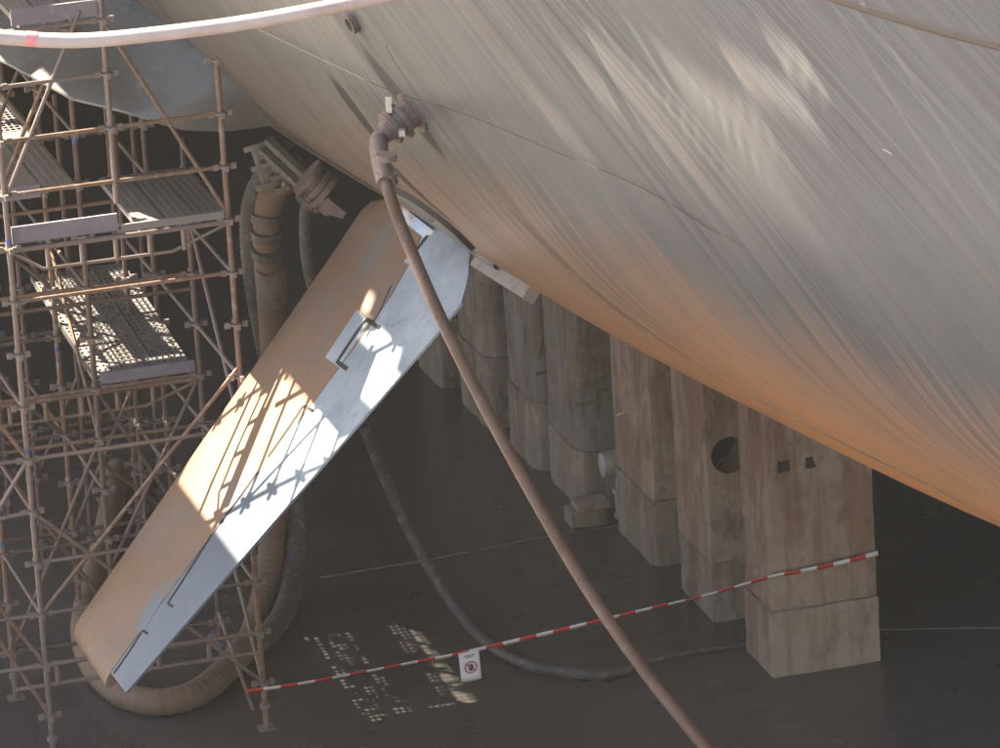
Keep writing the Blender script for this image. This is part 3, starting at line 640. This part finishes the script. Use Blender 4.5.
# lattice transoms
def lattice(x0, x1, y, z, depth, n, m, bent=True):
    o = MB().tube([(x0, y, z), (x1, y, z)], .026, 8)
    if bent: o.tube([(x0 + .02, y, z - .02), (x0 + .30, y, z - depth), (x1 - .55, y, z - depth), (x1 - .02, y, z - .02)], .017, 8)
    else: o.tube([(x0, y, z - depth), (x1, y, z - depth)], .022, 8)
    for i in range(n):
        x = x0 + (x1 - x0) * (.17 + .62 * i / max(1, n - 1)); o.tube([(x, y, z - .01), (x, y, z - depth)], .024, 8)
    return o.build("lattice_transom", m, scaf)
lattice(0, 2 * PX, 0, zk(10) - .02, .21, 5, T_); lattice(-.2, 2 * PX, PY, zk(6) - .04, .20, 5, TR); lattice(-.3, 2 * PX, .0, zk(2), .20, 4, T_, False)
# deck planks with punched slots
def plank_mesh(w, L, open_=1, lip=.06):
    o = MB(); t = .006
    if not open_:
        o.box((0, L / 2, -t / 2), (w, L, t))
        for i in range(4): o.box((-w / 2 + w * (i + .5) / 4, L / 2, .002), (.018, L - .04, .004))
    else:
        xs = np.linspace(-w / 2 + .012, w / 2 - .012, 6)
        for x in xs: o.box((x, L / 2, -t / 2), (.024 if abs(x) > w / 2 - .02 else (.014 if open_ == 1 else .034), L, t))
        n = int(L / (.095 if open_ == 1 else .10))
        for i in range(n + 1): o.box((0, .012 + (L - .024) * i / n, -t / 2 - .0005), (w - .03, (.022 if open_ == 1 else .052) if i not in (0, n) else .03, t))
    for x in (-w / 2 + .002, w / 2 - .002): o.box((x, L / 2, -lip / 2), (.004, L, lip))
    return o
_pl = {}
def plank(x, y, z, w, L, open_, tilt=0., rows=None, m=None):
    key = (w, L, open_)
    key = (w, L, open_, m.name if m else '')
    if key not in _pl: o = plank_mesh(w, L, open_).build("deck_plank", m or M['plank'], scaf, smooth=False); _pl[key] = o
    else: o = share(_pl[key], "deck_plank", scaf)
    o.location = (x, y, z); o.rotation_euler = (tilt, 0, 0); return o
DW = .325
for i in range(3): plank(PX + .19 + .29 * (i + .5), .03, zk(10) + .045, .282, 1.75, False)
for i in range(3): plank(PX + .03 + DW * (i + .5), PY + .03, zk(6) + .03, DW - .01, 3.15, 2, math.radians(4))
for i in range(3): plank(.03 + DW * (i + .5), 3.9, zk(10) + .03, DW - .01, 2.6, 0 if i == 1 else 1)
for i in range(3): plank(.27 + .25 * (i + .5), .03, zk(14) + .05, .242, 1.75, False)
for i in range(3): plank(.03 + DW * (i + .5), 1.6, zk(10) + .035, DW - .012, 2.25, False, m=M['timber'])
# toe boards
def toe(name, a, b, h, m=None): a, b = Vector(a), Vector(b); return MB().box((a + b) / 2 + Vector((0, 0, h / 2)), ((b - a).length, .03, h), math.atan2((b - a).y, (b - a).x)).build("toe_board", m or M['board'], scaf, smooth=False)
toe("toe_board", (.04, .05, zk(10) + .03), (PX, .05, zk(10) + .03), .16); toe("toe_board", (PX + .05, PY - .02, zk(6) + .05), (2 * PX - .05, PY - .02, zk(6) + .05), .11); toe("toe_board", (PX + .02, -.03, zk(10) + .03), (2 * PX - .05, -.03, zk(10) + .03), .07, M['plank'])
toe("toe_board", (.2, .02, zk(14) + .04), (PX - .04, .02, zk(14) + .04), .15)
toe("toe_board", (.02, 1.58, zk(10)), (.62, 1.58, zk(10)), .13)

# unseen platform added to shade the dock; missing boards let the sun lane through
PZ = 9.5; plat = empty("shade_platform", G + Vector((0, 0, 0)), YAW); tag(plat, "broad timber platform added out of view to shade the dock", "platform")
dk = MB()
def boards(x0, x1, y0, y1, wide=.30):
    n = max(1, round((x1 - x0) / wide)); w = (x1 - x0) / n; y = y0
    while y < y1 - .05:
        L = min(3.9, y1 - y)
        for i in range(n): dk.box((x0 + w * (i + .5), y + L / 2, PZ + random.uniform(-.006, .006)), (w - .004, L - .004, .045))
        y += L
boards(-9.4, -2.86, -3.9, 29, .6); boards(-1.2, 1.4, 2.4, 5); boards(-1.2, 2.6, 5, 29); boards(-2.86, -1.2, 9.7, 29); boards(-2.86, -1.2, -3.9, 1.7); boards(-2.86, -1.2, 4.75, 7.0); boards(-1.76, -1.2, 7.0, 9.7, .28); boards(-1.5, -1.2, 3.95, 4.75, .3)
for y in (-.4, 3.8, 7.8): MB().box((-6.1, y, PZ - .09), (6.4, .07, .12)).build("joist", M['tube_dark'], plat, smooth=False)
dk.build("platform_shade_boards", M['timber'], plat, smooth=False)['kind'] = 'stuff'
for y in (11.4, 15.3, 19.2, 23.1, 27): MB().box((-4.0, y, PZ - .09), (10.8, .07, .12)).build("joist", M['tube_dark'], plat, smooth=False)
for y in (3.8, 11.4, 19.2, 27):
    for x in (-9.3, -6.1, -2.92): MB().tube([(x, y, 0), (x, y, PZ - .15)], .05, 8).build("post", M['tube_dark'], plat)

# ------------------------------------------------------------------ hoses
def hose(name, pts, r, m, label, cat="hose", ribbed=None, n=14):
    e, s = even(spline(pts, 14), .06) if not ribbed else (None, None)
    root = empty(name, tuple(pts[0])); o = Vector(pts[0])
    if ribbed: e, rr = corrugated(pts, r, ribbed, .028)
    else: rr = r
    MB().tube([p - o for p in e], rr, n).build("hose_body", m, root, deg=60); tag(root, label, cat); return root
# front hose with its hull coupling
_u, _t = (44.992, 3.282)
HN_ = Vector(hull_normal(_u, _t)); H0 = on_hull(_u, _t)
fh = hose("drain_hose", [H0 + HN_ * .20, H0 + HN_ * .36 + Vector((0, 0, -.06)), (-0.8151, -8.3, 7.276), (-0.7126, -8.4, 6.931), (-0.4714, -8.7, 6.322), (-0.1423, -8.95, 5.583), (0.1834, -9.2, 4.93), (0.5534, -9.5, 4.251), (0.9708, -9.85, 3.633), (1.442, -10.2, 3.041), (2.058, -10.6, 2.287), (2.706, -11, 1.476), (3.283, -11.3, 0.7152)], .051, M['hose'], "long brown drain hose hanging from the hull coupling across the fin to the floor")
FO = Vector(fh.location)
c_ = MB().lathe(H0 - FO - HN_ * .02, HN_, [(0, .19), (.04, .19), (.04, .12), (.12, .12), (.13, .165), (.17, .165), (.17, .115), (.22, .11), (.23, .15), (.27, .15), (.27, .095), (.32, .09)], 18).build("hull_coupling", M['cast'], fh)
for sgn in (-1, 1):
    side = HN_.cross(Vector((0, 0, 1))).normalized() * sgn
    MB().box(H0 - FO + HN_ * .22 + side * .19, (.05, .10, .05)).build("clamp_lug", M['steel'], fh, smooth=False)
MB().box(H0 - FO + HN_ * .2 + Vector((-.03, -.02, .19)), (.05, .05, .14)).build("clamp_lug", M['steel'], fh, smooth=False)
for q, q2 in (((-0.804, -8.22, 7.452), (-0.8016, -8.22, 7.502)), ((-0.8094, -8.22, 7.303), (-0.8076, -8.22, 7.344)), ((-0.8078, -8.22, 7.252), (-0.8078, -8.22, 7.277))):
    MB().tube([Vector(q) - FO, Vector(q2) - FO], .086, 16).build("hose_clamp", M['cast'], fh)
eb = spline([H0 + HN_ * .24, H0 + HN_ * .36 + Vector((0, 0, -.06)), Vector((-0.8151, -8.3, 7.276)), Vector((-0.7126, -8.4, 6.931))], 10)[7:21]
MB().tube([p - FO for p in eb], .078, 16).build('elbow_sleeve', M['cast'], fh)
# pale hose slung across the top
ph = hose("supply_hose", [(-8.8, -5.5, 9.62), (-4.821, -10.2, 9.431), (-4.052, -10.5, 9.297), (-3.605, -10.5, 9.238), (-3.194, -10.5, 9.185), (-2.856, -10.5, 9.172), (-2.364, -10.5, 9.192), (-1.833, -10.5, 9.229), (-1.301, -10.5, 9.29), (-0.7913, -10.5, 9.367), (-0.1198, -10.5, 9.511), (1.24, -11, 10.04), (2.6, -12.2, 13.5), (2.2, -11.6, 17.8)], .058, M['hose_pale'], "pale pink hose slung across the top in front of the scaffold")
PO = Vector(ph.location); a, b = Vector((-3.411, -10.5, 9.214)), Vector((-3.329, -10.5, 9.202)); MB().tube([a - PO, b - PO], .0605, 14).build("colour_band", M['hose_red'], ph)
# thick hoses behind the fin
th = hose("suction_hose", [(-1.8, 0.55, 4.904), (-1.98, 0.55, 4.805), (-2.124, 0.65, 4.555), (-2.179, 0.75, 4.084), (-2.2, 1.26, 3.214), (-2.244, 1.87, 2.188), (-2.315, 2.18, 1.241), (-2.431, 2.09, 0.423), (-2.564, 1.4, 0.04184), (-2.682, 0.3407, 0.13), (-3.026, -0.6369, 0.13), (-3.402, -0.9474, 0.13), (-3.798, -0.6959, 0.13), (-4.126, 0.08827, 0.13), (-4.289, 1.175, 0.13), (-4.273, 2.477, 0.13), (-4.208, 3.673, 0.13), (-4.182, 4.926, 0.13), (-4.17, 6.065, 0.13)], .135, M['hose_rust'], "thick rust coated hose hanging from the hull and looping under the fin tip", ribbed=.09)
TO = Vector(th.location)
for q0, q1, rr in (((-2.154, 0.79, 3.888), (-2.174, 0.95, 3.515), .15), ((-2.149, 0.65, 4.476), (-2.159, 0.65, 4.396), .155), ((-2.166, 0.66, 4.313), (-2.172, 0.68, 4.226), .155), ((-2.178, 0.7, 4.14), (-2.181, 0.75, 4.044), .155)):
    MB().tube([Vector(q0) - TO, Vector(q1) - TO], rr, 16).build("hose_sleeve" if rr < .152 else "hose_ring", M['cast'] if rr < .152 else M['valve'], th)
th2 = hose("suction_hose", [(-1.953, 0.95, 4.87), (-2.191, 1.05, 4.684), (-2.316, 1.15, 4.329), (-2.342, 1.3, 3.724), (-2.288, 1.91, 2.702), (-2.164, 2.33, 1.713), (-2.127, 2.39, 0.9415), (-2.195, 2.05, 0.3149), (-2.297, 1.374, 0.12), (-2.502, 0.615, 0.12), (-2.734, 0.4314, 0.12), (-2.969, 0.6944, 0.12)], .115, M['hose_grey'], "darker thick hose hanging behind the rust coated hose", ribbed=.08)
gh = hose("discharge_hose", [(-1.577, -0.15, 4.952), (-1.698, -0.15, 4.861), (-1.766, -0.05, 4.578), (-1.765, 0.101, 4.054), (-1.628, 0.662, 3.162), (-1.402, 1.25, 2.183), (-1.181, 1.61, 1.313), (-0.8594, 1.49, 0.5394), (-0.4937, 1, 0.05852), (-0.1629, 0.03064, 0.065), (0.2161, -0.4706, 0.065), (0.6933, -0.7127, 0.065), (0.9069, -0.6815, 0.06), (1.084, -0.6032, 0.06)], .058, M['hose_grey'], "thin grey hose sagging behind the fin and trailing on the wet floor")
cb = [(1.068, -0.4689, 0.02), (1.386, -0.3046, 0.02), (1.784, -0.1524, 0.02), (2.257, -0.0674, 0.02)]
cbo = empty('floor_cable', cb[0]); MB().tube([Vector(p) - Vector(cb[0]) for p in spline(cb, 8)], .022, 8).build('cable_body', M['hose_grey'], cbo); tag(cbo, 'thin dark cable on the floor running to the nearest keel block', 'cable')
# hull outlets the thick hoses hang from
ov = empty("hull_outlet", tuple((-1.69, 0.1185, 5.225)), 0); tag(ov, "grimy flanged valve manifold under the hull above the thick hoses", "valve"); OO = Vector(ov.location)
def flange_pipe(a, b, r, m, name="outlet_pipe"):
    a, b = Vector(a), Vector(b); d = b - a; L = d.length
    return MB().lathe(a - OO, d, [(0, r * 1.5), (.05, r * 1.5), (.05, r), (L * .45, r), (L * .45, r * 1.4), (L * .45 + .05, r * 1.4), (L * .45 + .05, r), (L - .06, r), (L - .06, r * 1.5), (L, r * 1.5)], 16).build(name, m, ov)
flange_pipe((-2.147, 0.65, 5.197), (-2.039, 0.55, 4.779), .13, M['valve']); flange_pipe((-1.993, 0.45, 5.144), (-1.842, 0.45, 4.835), .14, M['valve']); flange_pipe((-1.716, -0.35, 5.117), (-1.538, -0.35, 4.949), .13, M['cast']); flange_pipe((-1.616, -0.25, 4.924), (-1.739, -0.25, 4.794), .085, M['valve'], "elbow_pipe")
for q0, q1, w in (((-2.072, 0.25, 5.324), (-1.434, -0.35, 4.804), .06), ((-2.136, 0.25, 5.229), (-1.514, -0.35, 4.73), .05), ((-1.874, 0.35, 5.185), (-1.369, -0.45, 4.77), .04)):
    d = Vector(q1) - Vector(q0); MB().tube([Vector(q0) - OO, Vector(q1) - OO], w, 6).build("support_bar", M['valve'], ov)
plate("wedge_plate", [(-1.617, -0.45, 4.874), (-1.518, -0.45, 4.937), (-1.359, -0.45, 4.779), (-1.391, -0.45, 4.722), (-1.604, -0.45, 4.795)], .12, M['cast'], ov, OO)
for px in ((-1.931, 0.25, 4.879), (-1.799, 0.05, 4.809), (-2.048, 0.25, 5.125), (-1.66, -0.35, 4.818)): MB().lathe(Vector(px) - OO, (.4, -.8, -.3), [(0, .05), (.05, .05), (.05, .028), (.1, .028)], 8).build("flange_bolt", M['tube_rust'], ov)

# ------------------------------------------------------------------ barrier tape and its notice
def tape(name, pts, w, seg, label, twist=.25, start=0):
    e, s = even(spline(pts, 10), seg / 4); V = []; F = []; fm = []
    for i, p in enumerate(e):
        T = (e[min(i + 1, len(e) - 1)] - e[max(i - 1, 0)]).normalized(); a = .25 * math.sin(s[i] * 1.7) + twist * math.sin(s[i] * .6)
        side = Vector((0, -.31, .95)); side = (side - T * side.dot(T)).normalized(); nrm = T.cross(side); d = side * math.cos(a) + nrm * math.sin(a); V += [p + d * w / 2, p - d * w / 2]
    for i in range(len(e) - 1): F.append((2 * i, 2 * i + 1, 2 * i + 3, 2 * i + 2)); fm.append((int(s[i] / seg + .01) + start) % 2)
    o = Vector(pts[0]); ob = mesh_obj(name, [v - o for v in V], F, None, None, True, [M['red'], M['white']], fm); ob.location = o
    sm = ob.modifiers.new("thickness", 'SOLIDIFY'); sm.thickness = .003
    tag(ob, label, "tape"); return ob
tp = [(-2.564, -2.02, 0.5949), (-2.45, -2.02, 0.6078), (-2.055, -1.95, 0.6158), (-1.297, -1.82, 0.6687), (-0.5551, -1.68, 0.7193), (0.2301, -1.52, 0.8008), (1.195, -1.25, 0.8816), (1.777, -1.1, 0.9312), (2.467, -1, 1.054), (2.75, -0.93, 1.066), (3.141, -0.84, 1.095), (3.515, -0.74, 1.137)]
tape("barrier_tape", tp, .046, .165, "red and white barrier tape from the scaffold pole to the nearest keel block")
tape("tape_remnant", [(1.167, 3.1, 1.394), (1.324, 3.1, 1.459), (1.462, 3.1, 1.558), (1.569, 3.1, 1.67)], .03, .14, "short red and white tape scrap tied between two keel blocks", start=1)
def notice():
    tl, tr_ = Vector((-0.5546, -1.7, 0.7319)), Vector((-0.3604, -1.66, 0.7549)); X = (tr_ - tl); W = X.length; X.normalize(); D = Vector((.03, .02, -1)).normalized(); H = .285
    root = mesh_obj("prohibition_notice", [], [], None); me = bpy.data.meshes.new("sheet"); V = []; F = []; n = 6; Nn = X.cross(-D).normalized()
    if Nn.y > 0: Nn = -Nn
    for j in range(n + 1):
        for i in range(n + 1):
            a, b = i / n, j / n; V.append(X * W * a + D * H * b + Nn * (.02 * math.sin(b * 2.2) + .012 * math.sin(a * 3.1) * b) + D * (.012 * (a if j == n else 0)))
    for j in range(n):
        for i in range(n): F.append((j * (n + 1) + i, (j + 1) * (n + 1) + i, (j + 1) * (n + 1) + i + 1, j * (n + 1) + i + 1))
    bpy.data.objects.remove(root); root = empty("prohibition_notice", tl + Nn * .01); tag(root, "white paper notice with a round no entry hand symbol hanging on the barrier tape", "notice")
    sh = mesh_obj("paper_sheet", V, F, M['paper'], root, True); sm = sh.modifiers.new("thickness", 'SOLIDIFY'); sm.thickness = .002
    c = X * W * .52 + D * H * .53 + Nn * .033; U = -D
    def disc(pts, name, m, z=0.): return mesh_obj(name, [c + X * x + U * y + Nn * z for x, y in pts], [tuple(range(len(pts)))], m, root)
    ro, ri, k = .062, .050, 28; V = []; F = []
    for i in range(k):
        a = 2 * math.pi * i / k
        for r in (ro, ri): V.append(c + X * r * math.cos(a) + U * r * math.sin(a))
    for i in range(k): j = (i + 1) % k; F.append((2 * i, 2 * j, 2 * j + 1, 2 * i + 1))
    mesh_obj("red_ring", V, F, M['sign_red'], root)
    disc([(-.018, -.034), (.018, -.034), (.026, -.002), (.030, .012), (.022, .014), (.017, .004), (.017, .034), (.010, .035), (.009, .008), (.007, .038), (-.001, .038), (-.002, .008), (-.006, .034), (-.013, .032), (-.012, .004), (-.020, .020), (-.026, .016), (-.020, -.008)], "hand_symbol", M['ink'], .0015)
    disc([(-.043, .036), (-.036, .043), (.043, -.036), (.036, -.043)], "red_bar", M['sign_red'], .003)
    for yy, x0, x1 in ((.122, -.055, .05), (.105, -.04, .04), (-.092, -.05, .045)): disc([(x0, yy), (x1, yy), (x1, yy - .006), (x0, yy - .006)], "text_line", M['wire'], -.008)
notice()
# thin line stretched over the hull
wu = [(-1.919, -4.239, 7.571), (-1.307, -5.832, 7.668), (-0.7546, -7.292, 7.775), (-0.1618, -8.466, 7.863), (0.5255, -9.82, 7.893), (1.17, -11.012, 7.891), (1.821, -11.941, 7.671)]
wr = empty("hull_line", wu[0]); MB().tube([Vector(p) - Vector(wu[0]) for p in spline(wu, 8)], .003, 6).build("line_body", M['wire'], wr); tag(wr, "thin dark line stretched across the hull plating above the hose coupling", "rope")
M['scratch'] = simple('pale_scratch', (.34, .32, .31), (.42, .40, .39), 9, .5, 0, 0)
strip_on_hull('scratch_mark', [(52.391, 4.881), (52.586, 4.873), (52.773, 4.848)], .018, .003, M['scratch'])
# shallow floor gutters
for pts in ([(-1.959, 2.636, 0), (-0.8319, 2.978, 0), (0.2067, 3.404, 0), (1.361, 3.755, 0)], [(3.568, 0.1792, 0), (4.15, 0.1075, 0), (4.828, 0.01962, 0), (5.503, -0.06803, 0)]):
    o = Vector(pts[0]); V = []; F = []
    for i, p in enumerate(pts):
        for d in (-.018, .018): V.append(Vector(p) - o + Vector((0, d, .004)))
    for i in range(len(pts) - 1): F.append((2 * i, 2 * i + 1, 2 * i + 3, 2 * i + 2))
    g = mesh_obj("floor_joint", V, F, M['wall_damp'], fl)
    g.location = o

# ------------------------------------------------------------------ the damp air of the dock
hz = NT("dock_air"); hz.t.nodes.remove(hz.b); pv = hz.n("VolumePrincipled"); pv.inputs["Density"].default_value = .00022; pv.inputs["Color"].default_value = (.96, .93, .9, 1); pv.inputs["Anisotropy"].default_value = .1
hz.l(pv.outputs[0], hz.t.nodes["Material Output"].inputs["Volume"])
haze = MB().box((0, 0, 11), (184, 184, 24)).build("haze", hz.m, smooth=False); tag(haze, kind='stuff')
